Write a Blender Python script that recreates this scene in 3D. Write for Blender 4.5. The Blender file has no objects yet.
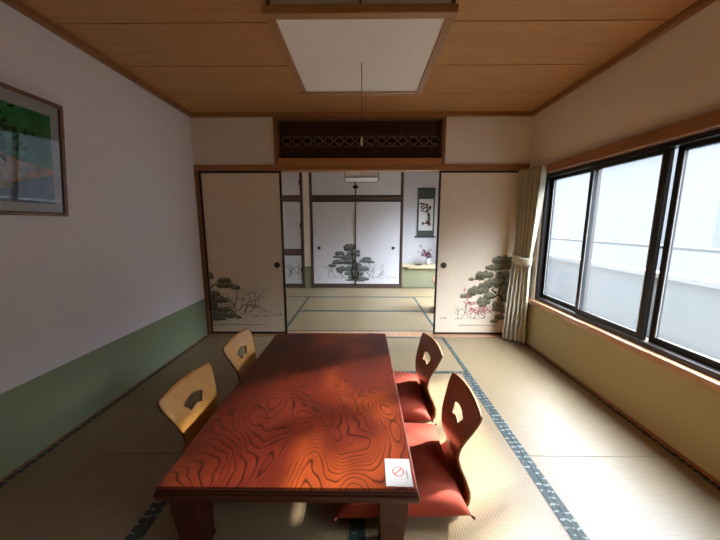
import bpy, bmesh, math, random
from mathutils import Vector, Matrix
from mathutils.geometry import delaunay_2d_cdt
random.seed(7)
SC = bpy.context.scene
COL = SC.collection
PI = math.pi

# ------------------------------------------------------------------ camera numbers
F = 295.0
PITCH = math.atan(46 / F)
YAW = math.atan(3 / F) * math.cos(PITCH)
EYE = 1.23

def ray(px, py):
    a = (px - 360) / F; b = (270 - py) / F
    cp, sp = math.cos(PITCH), math.sin(PITCH)
    x, y, z = a, cp + b * sp, -sp + b * cp
    c, s = math.cos(YAW), math.sin(YAW)
    return (x * c - y * s, x * s + y * c, z)

def ony(px, py, Y):            # measured photo point -> x, z on a wall at distance Y
    r = ray(px, py); k = Y / r[1]
    return (r[0] * k, EYE + r[2] * k)

# ------------------------------------------------------------------ materials
def new_mat(name):
    m = bpy.data.materials.new(name); m.use_nodes = True
    nt = m.node_tree
    b = nt.nodes['Principled BSDF']
    return m, nt, b

def lnk(nt, a, b): nt.links.new(a, b)

def setp(b, color=None, rough=None, spec=None, metal=None, coat=None, coat_rough=None, sheen=None):
    if color is not None: b.inputs['Base Color'].default_value = (*color, 1)
    if rough is not None: b.inputs['Roughness'].default_value = rough
    if spec is not None: b.inputs['Specular IOR Level'].default_value = spec
    if metal is not None: b.inputs['Metallic'].default_value = metal
    if coat is not None: b.inputs['Coat Weight'].default_value = coat
    if coat_rough is not None: b.inputs['Coat Roughness'].default_value = coat_rough
    if sheen is not None: b.inputs['Sheen Weight'].default_value = sheen

def coords(nt, scale=(1, 1, 1), rot=(0, 0, 0), gen='Object'):
    tc = nt.nodes.new('ShaderNodeTexCoord'); mp = nt.nodes.new('ShaderNodeMapping')
    mp.inputs['Scale'].default_value = scale; mp.inputs['Rotation'].default_value = rot
    lnk(nt, tc.outputs[gen], mp.inputs['Vector'])
    return mp.outputs['Vector']

def noise(nt, vec, scale, detail=4, rough=.5, dist=0):
    n = nt.nodes.new('ShaderNodeTexNoise')
    n.inputs['Scale'].default_value = scale; n.inputs['Detail'].default_value = detail
    n.inputs['Roughness'].default_value = rough; n.inputs['Distortion'].default_value = dist
    lnk(nt, vec, n.inputs['Vector'])
    return n.outputs['Fac']

def ramp(nt, fac, stops):
    r = nt.nodes.new('ShaderNodeValToRGB')
    e = r.color_ramp.elements
    while len(e) < len(stops): e.new(.5)
    for i, (p, c) in enumerate(stops):
        e[i].position = p; e[i].color = (*c, 1)
    lnk(nt, fac, r.inputs['Fac'])
    return r.outputs['Color']

def math_node(nt, op, a, b=None):
    n = nt.nodes.new('ShaderNodeMath'); n.operation = op
    for i, v in enumerate((a, b)):
        if v is None: continue
        if isinstance(v, (int, float)): n.inputs[i].default_value = v
        else: lnk(nt, v, n.inputs[i])
    return n.outputs[0]

def mix(nt, fac, a, b):
    n = nt.nodes.new('ShaderNodeMix'); n.data_type = 'RGBA'
    for sock, v in ((n.inputs[0], fac), (n.inputs[6], a), (n.inputs[7], b)):
        if isinstance(v, (int, float)): sock.default_value = v
        elif isinstance(v, tuple): sock.default_value = (*v, 1)
        else: lnk(nt, v, sock)
    return n.outputs[2]

def bump(nt, b, height, strength=.2, dist=.002):
    n = nt.nodes.new('ShaderNodeBump')
    n.inputs['Strength'].default_value = strength; n.inputs['Distance'].default_value = dist
    lnk(nt, height, n.inputs['Height']); lnk(nt, n.outputs['Normal'], b.inputs['Normal'])

def plain(name, color, rough=.6, spec=.5, var=.06, nscale=30, bmp=0, **k):
    m, nt, b = new_mat(name)
    setp(b, color, rough, spec, **k)
    v = coords(nt)
    f = noise(nt, v, nscale, 5, .6)
    lo = tuple(c * (1 - var) for c in color); hi = tuple(min(1, c * (1 + var)) for c in color)
    lnk(nt, ramp(nt, f, [(.3, lo), (.7, hi)]), b.inputs['Base Color'])
    if bmp: bump(nt, b, f, bmp, .002)
    return m

def wood(name, c1, c2, axis='x', rough=.45, scale=1.0, coat=0, dens=9):
    m, nt, b = new_mat(name)
    s = {'x': (.6, 9, 9), 'y': (9, .6, 9), 'z': (9, 9, .6)}[axis]
    v = coords(nt, tuple(q * scale for q in s))
    n1 = noise(nt, v, 1.3, 4, .55, .6)
    rings = math_node(nt, 'FRACT', math_node(nt, 'MULTIPLY', n1, dens))
    fine = noise(nt, coords(nt, tuple(q * scale * 6 for q in s)), 4, 4, .6)
    mid = tuple((p + q) / 2 for p, q in zip(c1, c2))
    ca = ramp(nt, rings, [(0, c1), (.55, mid), (.95, c2), (1, c1)])
    cb = ramp(nt, fine, [(.3, c2), (.7, c1)])
    lnk(nt, mix(nt, .35, ca, cb), b.inputs['Base Color'])
    setp(b, rough=rough, coat=coat, coat_rough=.15)
    bump(nt, b, fine, .08, .001)
    return m

M = {}
M['wall_white'] = plain('cream_wall_paper', (.81, .74, .63), .9, .2, .05, 120, .12)
M['wall_left'] = plain('pale_grey_wall_paper', (.80, .79, .85), .9, .2, .04, 120, .12)
M['wall_green'] = plain('green_wall_paper', (.27, .33, .21), .9, .2, .05, 120, .12)
M['wall_sage'] = plain('sage_wall_paper', (.25, .25, .155), .9, .2, .05, 120, .12)
M['wall_olive'] = plain('olive_wall_paper', (.45, .42, .25), .9, .2, .05, 120, .12)
M['ceil_dark'] = plain('dark_groove', (.05, .022, .01), .9)
M['closet_wood'] = wood('dark_closet_wood', (.12, .068, .05), (.085, .045, .035), 'z', .45, 1)
M['rear_wood'] = wood('dark_rear_wall_wood', (.22, .13, .07), (.16, .09, .05), 'z', .6, 1)
M['ceil'] = wood('ceiling_board', (.57, .30, .12), (.47, .235, .085), 'x', .55, .7, dens=7)
M['trim'] = wood('brown_trim', (.40, .18, .06), (.30, .125, .04), 'x', .4, 1)
M['trim_y'] = wood('brown_trim_long', (.36, .17, .07), (.27, .11, .04), 'y', .4, 1)
M['trim_z'] = wood('brown_post', (.28, .12, .045), (.20, .08, .03), 'z', .4, 1)
M['transom_shade'] = wood('transom_shade_brown', (.020, .008, .004), (.014, .006, .003), 'z', .6, 1)
M['lattice'] = wood('lattice_slat_wood', (.115, .045, .02), (.08, .03, .014), 'z', .55, 1)
M['chain'] = wood('hexagon_chain_wood', (.20, .11, .06), (.15, .08, .04), 'x', .5, 1)
M['orange_wood'] = wood('orange_rail', (.50, .22, .07), (.40, .16, .05), 'x', .35, 1)
M['sill'] = wood('sill_wood', (.52, .30, .17), (.42, .22, .11), 'y', .22, 1, .4)
M['pale_board'] = wood('pale_shelf_board', (.56, .47, .30), (.48, .40, .24), 'x', .4, 1)
M['lacquer'] = plain('black_lacquer', (.018, .010, .009), .35, .5, .1)
M['paper'] = plain('sliding_door_paper', (.83, .71, .56), .85, .25, .03, 14)
M['paper_back'] = plain('closet_paper', (.68, .69, .74), .85, .25, .03, 14)
M['bronze'] = plain('dark_bronze_aluminium', (.022, .019, .017), .35, .5, .1, metal=.3)
M['seal'] = plain('grey_seal', (.30, .30, .29), .4, .5, .1)
M['brass'] = plain('dull_brass', (.16, .11, .05), .4, .5, .15, metal=.7)
M['black'] = plain('black_pull', (.02, .016, .012), .5)
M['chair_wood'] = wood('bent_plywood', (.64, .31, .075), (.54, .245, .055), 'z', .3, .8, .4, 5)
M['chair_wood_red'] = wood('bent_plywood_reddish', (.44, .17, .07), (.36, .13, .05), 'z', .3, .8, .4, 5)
M['ply_edge'] = plain('plywood_edge', (.20, .09, .035), .55, .3, .2, 90)
M['white'] = plain('white_card', (.34, .35, .38), .5, .4, .02)
M['lamp_white'] = plain('lamp_diffuser', (.86, .85, .89), .55, .4, .02)
M['lamp_pane'] = plain('lamp_paper_pane', (.50, .52, .44), .7, .3, .05)
M['lamp_wood'] = wood('lamp_frame_wood', (.40, .20, .08), (.30, .14, .05), 'x', .4, 1)
M['lamp_dark'] = wood('lamp_dark_wood', (.10, .055, .03), (.07, .035, .02), 'x', .4, 1)
M['ink_dark'] = plain('ink_dark', (.06, .055, .05), .9, .1, .3, 60)
M['ink_green'] = plain('ink_pine_green', (.21, .205, .125), .9, .1, .35, 60)
M['ink_light'] = plain('ink_pine_light', (.40, .37, .26), .9, .1, .3, 60)
M['ink_mist'] = plain('ink_mist', (.58, .48, .36), .9, .1, .05, 20)
M['ink_teal'] = plain('ink_pine_blue', (.15, .175, .17), .9, .1, .35, 60)
M['ink_teal_l'] = plain('ink_pine_blue_light', (.33, .36, .35), .9, .1, .3, 60)
M['ink_pink'] = plain('ink_pink', (.62, .22, .20), .9, .1, .2, 60)
M['ink_grey'] = plain('ink_grey', (.13, .11, .09), .9, .1, .3, 60)
M['ink_maroon'] = plain('ink_maroon', (.12, .025, .03), .9, .1, .3, 60)
M['scroll_cloth'] = plain('scroll_cloth', (.085, .10, .095), .85, .2, .15, 160, .1)
M['scroll_paper'] = plain('scroll_paper', (.70, .71, .70), .9, .1, .03)
M['red_print'] = plain('red_print', (.42, .035, .03), .5, .3, .02)
M['black_print'] = plain('black_print', (.05, .05, .05), .5, .3, .02)
M['grey_print'] = plain('grey_print', (.45, .45, .47), .5, .3, .02)
M['frame_brown'] = wood('picture_frame_wood', (.20, .09, .035), (.14, .06, .025), 'y', .35, 1)
M['mat_board'] = plain('picture_mat', (.72, .67, .58), .8, .2, .02)
M['pic_green'] = plain('picture_green', (.07, .30, .085), .8, .2, .35, 9)
M['pic_leaf'] = plain('picture_leaf', (.015, .06, .022), .8, .2, .4, 30)
M['pic_leaf2'] = plain('picture_leaf_light', (.05, .12, .05), .8, .2, .4, 30)
M['pic_ochre'] = plain('picture_ochre', (.60, .28, .07), .8, .2, .35, 14)
M['pic_cloth'] = plain('picture_cloth', (.62, .46, .32), .8, .2, .4, 26)
M['pic_grey'] = plain('picture_grey', (.20, .21, .23), .8, .2, .35, 10)
M['pic_gold'] = plain('picture_gold', (.40, .34, .08), .8, .2, .3, 30)
M['vase'] = plain('pale_glaze', (.55, .55, .58), .2, .5, .06, 20)
M['tray'] = plain('black_tray', (.02, .018, .018), .3, .5, .1)
M['twig'] = plain('twig_bark', (.09, .05, .035), .8, .2, .2, 60)
M['blossom'] = plain('blossom', (.20, .045, .10), .7, .2, .25, 60)
M['leafd'] = plain('dark_red_leaf', (.10, .025, .06), .7, .2, .25, 60)
M['cord'] = plain('pull_cord', (.09, .075, .06), .7)
M['cord_end'] = plain('cord_end', (.70, .66, .58), .5)
M['concrete'] = plain('balcony_concrete', (.075, .088, .104), .9, .2, .06, 6)
M['cap_white'] = plain('balcony_cap', (.13, .137, .145), .6, .3, .03, 6)
M['rail_grey'] = plain('handrail_grey', (.010, .013, .017), .5, .4, .05)
M['sun_block'] = plain('sun_block_surface', (.075, .082, .09), .9, 0, .05, 2)
M['ground'] = plain('ground_grey', (.020, .023, .027), .9, 0, .1, 1)

def cushion_mat():
    m, nt, b = new_mat('cushion_fabric')
    v = coords(nt)
    f = noise(nt, v, 12, 4, .6)
    lnk(nt, ramp(nt, f, [(.3, (.29, .038, .017)), (.7, (.36, .052, .022))]), b.inputs['Base Color'])
    setp(b, rough=.75, spec=.25, sheen=.06)
    w = noise(nt, v, 260, 2, .6)
    bump(nt, b, w, .2, .001)
    return m
M['cushion'] = cushion_mat()

def curtain_mat():
    m, nt, b = new_mat('curtain_fabric')
    v = coords(nt)
    f = noise(nt, v, 90, 4, .6)
    lnk(nt, ramp(nt, f, [(.3, (.62, .58, .43)), (.7, (.72, .67, .52))]), b.inputs['Base Color'])
    setp(b, rough=.85, spec=.15, sheen=.2)
    out = nt.nodes['Material Output']
    tr = nt.nodes.new('ShaderNodeBsdfTranslucent'); tr.inputs['Color'].default_value = (.62, .58, .42, 1)
    ms = nt.nodes.new('ShaderNodeMixShader'); ms.inputs[0].default_value = .25
    lnk(nt, b.outputs[0], ms.inputs[1]); lnk(nt, tr.outputs[0], ms.inputs[2]); lnk(nt, ms.outputs[0], out.inputs[0])
    return m
M['curtain'] = curtain_mat()

def tatami_mat(along='y'):
    m, nt, b = new_mat('woven_rush_' + along)
    v = coords(nt)
    sep = nt.nodes.new('ShaderNodeSeparateXYZ'); lnk(nt, v, sep.inputs[0])
    across = sep.outputs['X' if along == 'y' else 'Y']; longi = sep.outputs['Y' if along == 'y' else 'X']
    ribs = math_node(nt, 'SINE', math_node(nt, 'MULTIPLY', across, 2 * PI / .0115))
    weave = math_node(nt, 'SINE', math_node(nt, 'MULTIPLY', longi, 2 * PI / .006))
    st = coords(nt, (3, 60, 1) if along == 'y' else (60, 3, 1))
    streak = noise(nt, st, 3, 4, .6)
    big = noise(nt, v, 2.2, 3, .5)
    c = ramp(nt, streak, [(.25, (.275, .20, .108)), (.75, (.36, .275, .155))])
    c2 = ramp(nt, big, [(.3, (.80, .80, .80)), (.7, (1, 1, 1))])
    mm = nt.nodes.new('ShaderNodeMix'); mm.data_type = 'RGBA'; mm.blend_type = 'MULTIPLY'; mm.inputs[0].default_value = .6
    lnk(nt, c, mm.inputs[6]); lnk(nt, c2, mm.inputs[7])
    rr = math_node(nt, 'MULTIPLY_ADD', ribs, .5); nt.nodes[-1].inputs[2].default_value = .5
    dk = ramp(nt, rr, [(0, (.60, .59, .56)), (.4, (1, 1, 1))])
    m2 = nt.nodes.new('ShaderNodeMix'); m2.data_type = 'RGBA'; m2.blend_type = 'MULTIPLY'; m2.inputs[0].default_value = 1
    lnk(nt, mm.outputs[2], m2.inputs[6]); lnk(nt, dk, m2.inputs[7])
    lnk(nt, m2.outputs[2], b.inputs['Base Color'])
    setp(b, rough=.40, spec=.8)
    h = math_node(nt, 'ADD', rr, math_node(nt, 'MULTIPLY', weave, .15))
    bump(nt, b, h, .35, .0012)
    return m
M['tatami_y'] = tatami_mat('y'); M['tatami_x'] = tatami_mat('x')

def heri_mat(along):
    m, nt, b = new_mat('tatami_border_' + along)
    v = coords(nt)
    sep = nt.nodes.new('ShaderNodeSeparateXYZ'); lnk(nt, v, sep.inputs[0])
    l = sep.outputs['Y' if along == 'y' else 'X']
    s = math_node(nt, 'SINE', math_node(nt, 'MULTIPLY', l, 2 * PI / .034))
    vo = nt.nodes.new('ShaderNodeTexVoronoi'); vo.inputs['Scale'].default_value = 62
    lnk(nt, v, vo.inputs['Vector'])
    f = math_node(nt, 'SUBTRACT', math_node(nt, 'MULTIPLY', s, .5), vo.outputs['Distance'])
    c = ramp(nt, math_node(nt, 'ADD', f, .45), [(.32, (.028, .050, .052)), (.46, (.24, .29, .26))])
    lnk(nt, c, b.inputs['Base Color']); setp(b, rough=.55, spec=.5)
    return m
M['heri_y'] = heri_mat('y'); M['heri_x'] = heri_mat('x')

def table_mat(top=True):
    m, nt, b = new_mat('red_lacquered_figured_wood' if top else 'red_lacquered_wood')
    v = coords(nt, (1.0, .62, 1.0))
    n1 = noise(nt, v, 2.2, 2.8, .40, .25)
    lines = math_node(nt, 'FRACT', math_node(nt, 'MULTIPLY', n1, 56))
    fine = noise(nt, coords(nt, (14, 3, 14)), 6, 5, .65)
    big = noise(nt, v, 2.4, 3, .5, .4)
    base = ramp(nt, big, [(.34, (.026, .0025, .0012)), (.5, (.085, .0095, .0028)), (.66, (.28, .050, .009))])
    base2 = mix(nt, math_node(nt, 'MULTIPLY', fine, .45), base, (.12, .015, .008))
    if top:
        lc = ramp(nt, lines, [(0, (.05, .05, .05)), (.09, (.12, .12, .12)), (.2, (1, 1, 1)), (.90, (.80, .80, .80)), (1, (.3, .3, .3))])
        mm = nt.nodes.new('ShaderNodeMix'); mm.data_type = 'RGBA'; mm.blend_type = 'MULTIPLY'; mm.inputs[0].default_value = .85
        lnk(nt, base2, mm.inputs[6]); lnk(nt, lc, mm.inputs[7])
        lnk(nt, mm.outputs[2], b.inputs['Base Color'])
    else:
        b.inputs['Base Color'].default_value = (.045, .008, .005, 1)
    setp(b, rough=.38 if top else .5, spec=.35 if top else .2, coat=.55 if top else .12, coat_rough=.16)
    return m
M['table'] = table_mat(True); M['table_side'] = table_mat(False)

def pane_mat():
    m = bpy.data.materials.new('frosted_window_glass'); m.use_nodes = True
    nt = m.node_tree; nt.nodes.clear()
    out = nt.nodes.new('ShaderNodeOutputMaterial')
    t = nt.nodes.new('ShaderNodeBsdfTransparent'); t.inputs[0].default_value = (.93, .96, 1, 1)
    l = nt.nodes.new('ShaderNodeBsdfTranslucent'); l.inputs[0].default_value = (.86, .93, 1, 1)
    g = nt.nodes.new('ShaderNodeBsdfGlossy'); g.inputs['Roughness'].default_value = .18; g.inputs[0].default_value = (.9, .9, .9, 1)
    v = coords(nt)
    n = noise(nt, v, 70, 3, .6)
    r = nt.nodes.new('ShaderNodeMapRange'); r.inputs[3].default_value = .013; r.inputs[4].default_value = .023
    lnk(nt, n, r.inputs[0])
    a = nt.nodes.new('ShaderNodeMixShader'); lnk(nt, r.outputs[0], a.inputs[0])
    lnk(nt, t.outputs[0], a.inputs[1]); lnk(nt, l.outputs[0], a.inputs[2])
    c = nt.nodes.new('ShaderNodeMixShader'); c.inputs[0].default_value = .05
    bp = nt.nodes.new('ShaderNodeBump'); bp.inputs['Strength'].default_value = .3; bp.inputs['Distance'].default_value = .001
    lnk(nt, n, bp.inputs['Height']); lnk(nt, bp.outputs[0], g.inputs['Normal'])
    lnk(nt, a.outputs[0], c.inputs[1]); lnk(nt, g.outputs[0], c.inputs[2])
    lnk(nt, c.outputs[0], out.inputs[0])
    return m
M['pane'] = pane_mat()

def clear_glass():
    m = bpy.data.materials.new('clear_picture_glass'); m.use_nodes = True
    nt = m.node_tree; nt.nodes.clear()
    out = nt.nodes.new('ShaderNodeOutputMaterial')
    t = nt.nodes.new('ShaderNodeBsdfTransparent')
    g = nt.nodes.new('ShaderNodeBsdfGlossy'); g.inputs['Roughness'].default_value = .02
    fr = nt.nodes.new('ShaderNodeFresnel'); fr.inputs[0].default_value = 1.6
    c = nt.nodes.new('ShaderNodeMixShader'); lnk(nt, fr.outputs[0], c.inputs[0])
    lnk(nt, t.outputs[0], c.inputs[1]); lnk(nt, g.outputs[0], c.inputs[2]); lnk(nt, c.outputs[0], out.inputs[0])
    return m
M['glass'] = clear_glass()

# ------------------------------------------------------------------ mesh helpers
class MB:
    """collects shapes and links them as one mesh object"""
    def __init__(self): self.v = []; self.f = []; self.mi = []; self.sm = []
    def add(self, vs, fs, mi=0, smooth=False):
        o = len(self.v); self.v += [tuple(p) for p in vs]
        for f in fs: self.f.append([o + i for i in f]); self.mi.append(mi); self.sm.append(smooth)
        return self
    def box(self, x0, x1, y0, y1, z0, z1, mi=0):
        vs = [(x, y, z) for x in (x0, x1) for y in (y0, y1) for z in (z0, z1)]
        return self.add(vs, [(0, 1, 3, 2), (4, 6, 7, 5), (0, 4, 5, 1), (2, 3, 7, 6), (0, 2, 6, 4), (1, 5, 7, 3)], mi)
    def tube(self, pts, rad, n=8, mi=0, cap=True):
        P = [Vector(p) for p in pts]; N = len(P)
        R = rad if isinstance(rad, (list, tuple)) else [rad] * N
        vs = []; prev = None
        for i, p in enumerate(P):
            d = (P[min(i + 1, N - 1)] - P[max(i - 1, 0)]).normalized()
            if prev is None: prev = d.orthogonal().normalized()
            a = (prev - d * prev.dot(d)).normalized(); prev = a; b = d.cross(a)
            for k in range(n):
                t = 2 * PI * k / n; vs.append(p + (a * math.cos(t) + b * math.sin(t)) * R[i])
        fs = [(i * n + k, i * n + (k + 1) % n, (i + 1) * n + (k + 1) % n, (i + 1) * n + k) for i in range(N - 1) for k in range(n)]
        if cap: fs += [tuple(range(n))[::-1], tuple((N - 1) * n + k for k in range(n))]
        return self.add(vs, fs, mi, True)
    def lathe(self, prof, c=(0, 0, 0), n=24, mi=0, axis='z'):
        vs = []
        for r, h in prof:
            for k in range(n):
                t = 2 * PI * k / n; a, b = r * math.cos(t), r * math.sin(t)
                q = {'z': (a, b, h), 'y': (a, h, b), 'x': (h, a, b)}[axis]
                vs.append((c[0] + q[0], c[1] + q[1], c[2] + q[2]))
        N = len(prof)
        fs = [(i * n + k, i * n + (k + 1) % n, (i + 1) * n + (k + 1) % n, (i + 1) * n + k) for i in range(N - 1) for k in range(n)]
        fs += [tuple(range(n)), tuple((N - 1) * n + k for k in range(n))]
        return self.add(vs, fs, mi, True)
    def poly(self, pts, mi=0): return self.add(pts, [tuple(range(len(pts)))], mi)
    def build(self, name, mats, parent=None, bevel=0, loc=None, segs=2, fix=True):
        me = bpy.data.meshes.new(name)
        me.from_pydata(self.v, [], self.f)
        for m in (mats if isinstance(mats, (list, tuple)) else [mats]): me.materials.append(m)
        for p, mi, s in zip(me.polygons, self.mi, self.sm): p.material_index = mi; p.use_smooth = s
        if fix:
            bm = bmesh.new(); bm.from_mesh(me); bmesh.ops.recalc_face_normals(bm, faces=bm.faces); bm.to_mesh(me); bm.free()
        me.update()
        o = bpy.data.objects.new(name, me); COL.objects.link(o)
        if parent: o.parent = parent
        if loc: o.location = loc
        if bevel:
            b = o.modifiers.new('bevel', 'BEVEL'); b.width = bevel; b.segments = segs; b.limit_method = 'ANGLE'
        return o

def thing(name, label, cat, loc=(0, 0, 0), rz=0, group=None):
    o = bpy.data.objects.new(name, None); COL.objects.link(o)
    o.empty_display_size = .1; o.location = loc; o.rotation_euler = (0, 0, rz)
    return tag(o, label, cat, group)

def tag(o, label, cat, group=None):
    o['label'] = label; o['category'] = cat
    if group: o['group'] = group
    return o

def struct(o): o['kind'] = 'structure'; return o
def sempty(name, loc=(0, 0, 0)):
    o = bpy.data.objects.new(name, None); COL.objects.link(o); o.location = loc
    return struct(o)
def box(name, x0, x1, y0, y1, z0, z1, m, parent=None, bevel=0):
    return MB().box(x0, x1, y0, y1, z0, z1).build(name, m, parent, bevel)

def copy_tree(o, parent=None):
    c = o.copy(); COL.objects.link(c)
    if parent: c.parent = parent
    for ch in list(o.children): copy_tree(ch, c)
    return c

# ------------------------------------------------------------------ room dimensions
XL, XR = -1.745, 1.70
YN = -1.0                      # wall behind the camera
YF = 3.165                     # partition between the two rooms
YB = 5.66                      # closet fronts in the far room
YE = 6.12                      # alcove back
CE = 2.33
T = .12

# floor and ceiling
fl = MB().box(XL - T, XR + T, YN, YE + .2, -.12, -.03); fl.box(XL, XR + .02, YN, .64, -.03, 0)
struct(fl.build('floor', [M['tatami_x']]))
cb = MB().box(XL - T, XR + T, YN, YE + .2, CE + .012, CE + .1, 1)
y = 3.172
while y > YN:
    cb.box(XL, XR + .02, max(y - .4445, YN), y, CE, CE + .014); y -= .4535
y = 3.26
while y < YE:
    cb.box(XL, XR + .02, y, min(y + .4445, YE), CE, CE + .014); y += .4535
struct(cb.build('ceiling', [M['ceil'], M['ceil_dark']]))

# left wall, white above green
wl = struct(box('wall_left', XL - T, XL, YN, YE, .42, CE + .02, M['wall_left']))
box('wainscot', XL - T, XL, YN, YE, -.03, .42, M['wall_green'], wl)
# walls at the back of both rooms
wb = struct(box('wall_behind', XL - T, XR + T, YN - T, YN, .42, CE + .02, M['rear_wood']))
box('wainscot', XL - T, XR + T, YN - T, YN, -.03, .42, M['wall_green'], wb)

# right wall with openings (y0,y1,z0,z1)
WZ0, WZ1 = .46, 1.70
OPEN = [(-.62, .14, WZ0, WZ1), (1.10, 2.88, WZ0, WZ1), (3.4, 5.5, .02, 2.2)]
wr = sempty('wall_right')
def wall_piece(nm, y0, y1, z0, z1, m): return box(nm, XR, XR + T - .01, y0, y1, z0, z1, m, wr)
ys = [YN] + [q for o in OPEN for q in o[:2]] + [YE]
lo = MB(); up = MB()
for i in range(0, len(ys), 2):
    up.box(XR, XR + T - .01, ys[i], ys[i + 1], WZ0, WZ1)
up.box(XR, XR + T - .01, YN, 3.4, WZ1, CE + .02); up.box(XR, XR + T - .01, 5.5, YE, WZ1, CE + .02); up.box(XR, XR + T - .01, 3.4, 5.5, 2.2, CE + .02)
lo.box(XR, XR + T - .01, YN, 3.4, -.03, WZ0); lo.box(XR, XR + T - .01, 5.5, YE, -.03, WZ0); lo.box(XR, XR + T - .01, 3.4, 5.5, -.03, .02)
up.build('upper_wall', M['wall_white'], wr)
lo.build('wainscot', M['wall_olive'], wr)

# windows -----------------------------------------------------------
def window(name, y0, y1, z0, z1, meets, sashes):
    w = sempty(name, (0, 0, 0))
    fx0, fx1 = XR + .012, XR + .10
    f = MB()
    f.box(fx0, fx1, y0, y1, z0, z0 + .032); f.box(fx0, fx1, y0, y1, z1 - .03, z1)
    f.box(fx0, fx1, y0, y0 + .03, z0, z1); f.box(fx0, fx1, y1 - .03, y1, z0, z1)
    f.build('window_frame', M['bronze'], w, .003)
    for (a, b, back) in sashes:
        x0 = XR + (.055 if back else .025); x1 = x0 + .026
        s = MB(); za, zb = z0 + .025, z1 - .025
        st = .036
        s.box(x0, x1, a, a + st, za, zb); s.box(x0, x1, b - st, b, za, zb)
        s.box(x0, x1, a + st, b - st, za, za + .045); s.box(x0, x1, a + st, b - st, zb - .032, zb)
        so = s.build('sash', M['bronze'], w, .003)
        box('pane', x0 + .011, x0 + .015, a + st - .004, b - st + .004, za + .042, zb - .028, M['pane'], so)
        g = MB(); q = .006
        for yy in (a + st, b - st - q): g.box(x0 - .002, x0 + .004, yy, yy + q, za + .045, zb - .032)
        g.build('glazing_seal', M['seal'], so)
    return w
window('window_1', 1.10, 2.88, .487, 1.685, None,
       [(2.30, 2.855, True), (1.755, 2.345, False), (1.125, 1.745, True)])
window('window_2', -.62, .14, .487, 1.685, None, [(-.26, .115, True), (-.595, -.22, False)])
window('window_3', 3.4, 5.5, .02, 2.2, None, [(4.43, 5.475, True), (3.425, 4.47, False)])
# inner wooden casing and sill of the long window
def casing(n, y0, y1):
    struct(box('trim_%d' % n, XR - .032, XR + .03, y0, y1, 1.688, 1.765, M['trim_y'], None, .004))
    struct(box('trim_%d' % (n + 1), XR - .03, XR + .09, y0, y1, .443, .487, M['sill'], None, .005))
casing(1, 1.06, 2.95); casing(3, -.66, .18)
struct(box('trim_5', XR - .02, XR + .02, 3.35, 5.55, 2.2, 2.26, M['trim_y'], None, .004))

# partition between the rooms -----------------------------------------
KX0, KX1 = -.905, .832          # transom opening outer edges
pw = sempty('wall_partition')
pp = MB()
pp.box(XL, KX0, YF, YF + .09, 1.83, CE + .01); pp.box(KX1, XR, YF, YF + .09, 1.83, CE + .01)
pp.build('upper_wall', M['wall_white'], pw)
struct(box('trim_7', XL, XR, YF - .02, YF + .11, 1.775, 1.832, M['trim'], None, .003))      # lintel
struct(box('trim_8', XL, XL + .030, YF - .02, YF + .11, 0, 1.775, M['trim_z'], None, .003))   # post by the left wall
struct(box('trim_9', XR - .045, XR, YF - .02, YF + .11, 0, 1.775, M['trim_z'], None, .003))
struct(box('trim_10', XL, XR, 3.10, 3.262, -.03, .004, M['sill'], None, .002))                # threshold
# ceiling mouldings
struct(box('trim_11', XL, XR, YF - .035, YF, CE - .04, CE, M['trim'], None, .004))
struct(box('trim_12', XL, XL + .035, YN, YF, CE - .04, CE, M['trim_y'], None, .004))
struct(box('trim_13', XR - .035, XR, YN, YF, CE - .04, CE, M['trim_y'], None, .004))
struct(box('baseboard_right', XR - .006, XR + .001, YN, 3.10, 0, .018, M['trim_y'], None))
struct(box('baseboard_left', XL - .001, XL + .006, YN, 3.10, 0, .012, M['trim_y'], None))

# carved transom
t = thing('transom_lattice', 'dark wooden transom with thin slats and a chain of hexagons above the opening', 'transom', ((KX0 + KX1) / 2, YF, 1.832))
hw = (KX1 - KX0) / 2; H = CE - .04 - 1.832
fr = MB()
fr.box(-hw, -hw + .042, -.025, .10, 0, H); fr.box(hw - .035, hw, -.025, .10, 0, H)
fr.box(-hw + .042, hw - .035, -.025, .10, H - .02, H)
fr.build('frame', M['trim_z'], t, .003)
box('bottom_rail', -hw + .042, hw - .035, -.028, .10, 0, .062, M['orange_wood'], t, .004)
box('shade_board', -hw + .042, hw - .035, .062, .075, .062, H - .02, M['transom_shade'], t)  # dark sheet standing in for the shade behind the open lattice
sl = MB(); n = 62; x0, x1 = -hw + .06, hw - .045
for i in range(n):
    x = x0 + (x1 - x0) * i / (n - 1)
    sl.box(x - .004, x + .004, .03, .042, .062, .19); sl.box(x - .004, x + .004, .03, .042, .285, H - .02)
for z in (.186, .282): sl.box(x0, x1, .022, .048, z, z + .012)
sl.build('slats', M['lattice'], t)
ch = MB(); nh = 15
for i in range(nh):
    cx = x0 + (x1 - x0) * (i + .5) / nh; a, b = .048, .032
    pts = [(cx - a, .03, .242), (cx - a * .5, .03, .242 + b), (cx + a * .5, .03, .242 + b), (cx + a, .03, .242), (cx + a * .5, .03, .242 - b), (cx - a * .5, .03, .242 - b), (cx - a, .03, .242)]
    for p, q in zip(pts, pts[1:]): ch.tube([p, q], .0075, 6)
    ch.box(cx + a - .004, cx + a + .02, .027, .035, .238, .246)
ch.build('hexagon_chain', M['chain'], t)

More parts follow.
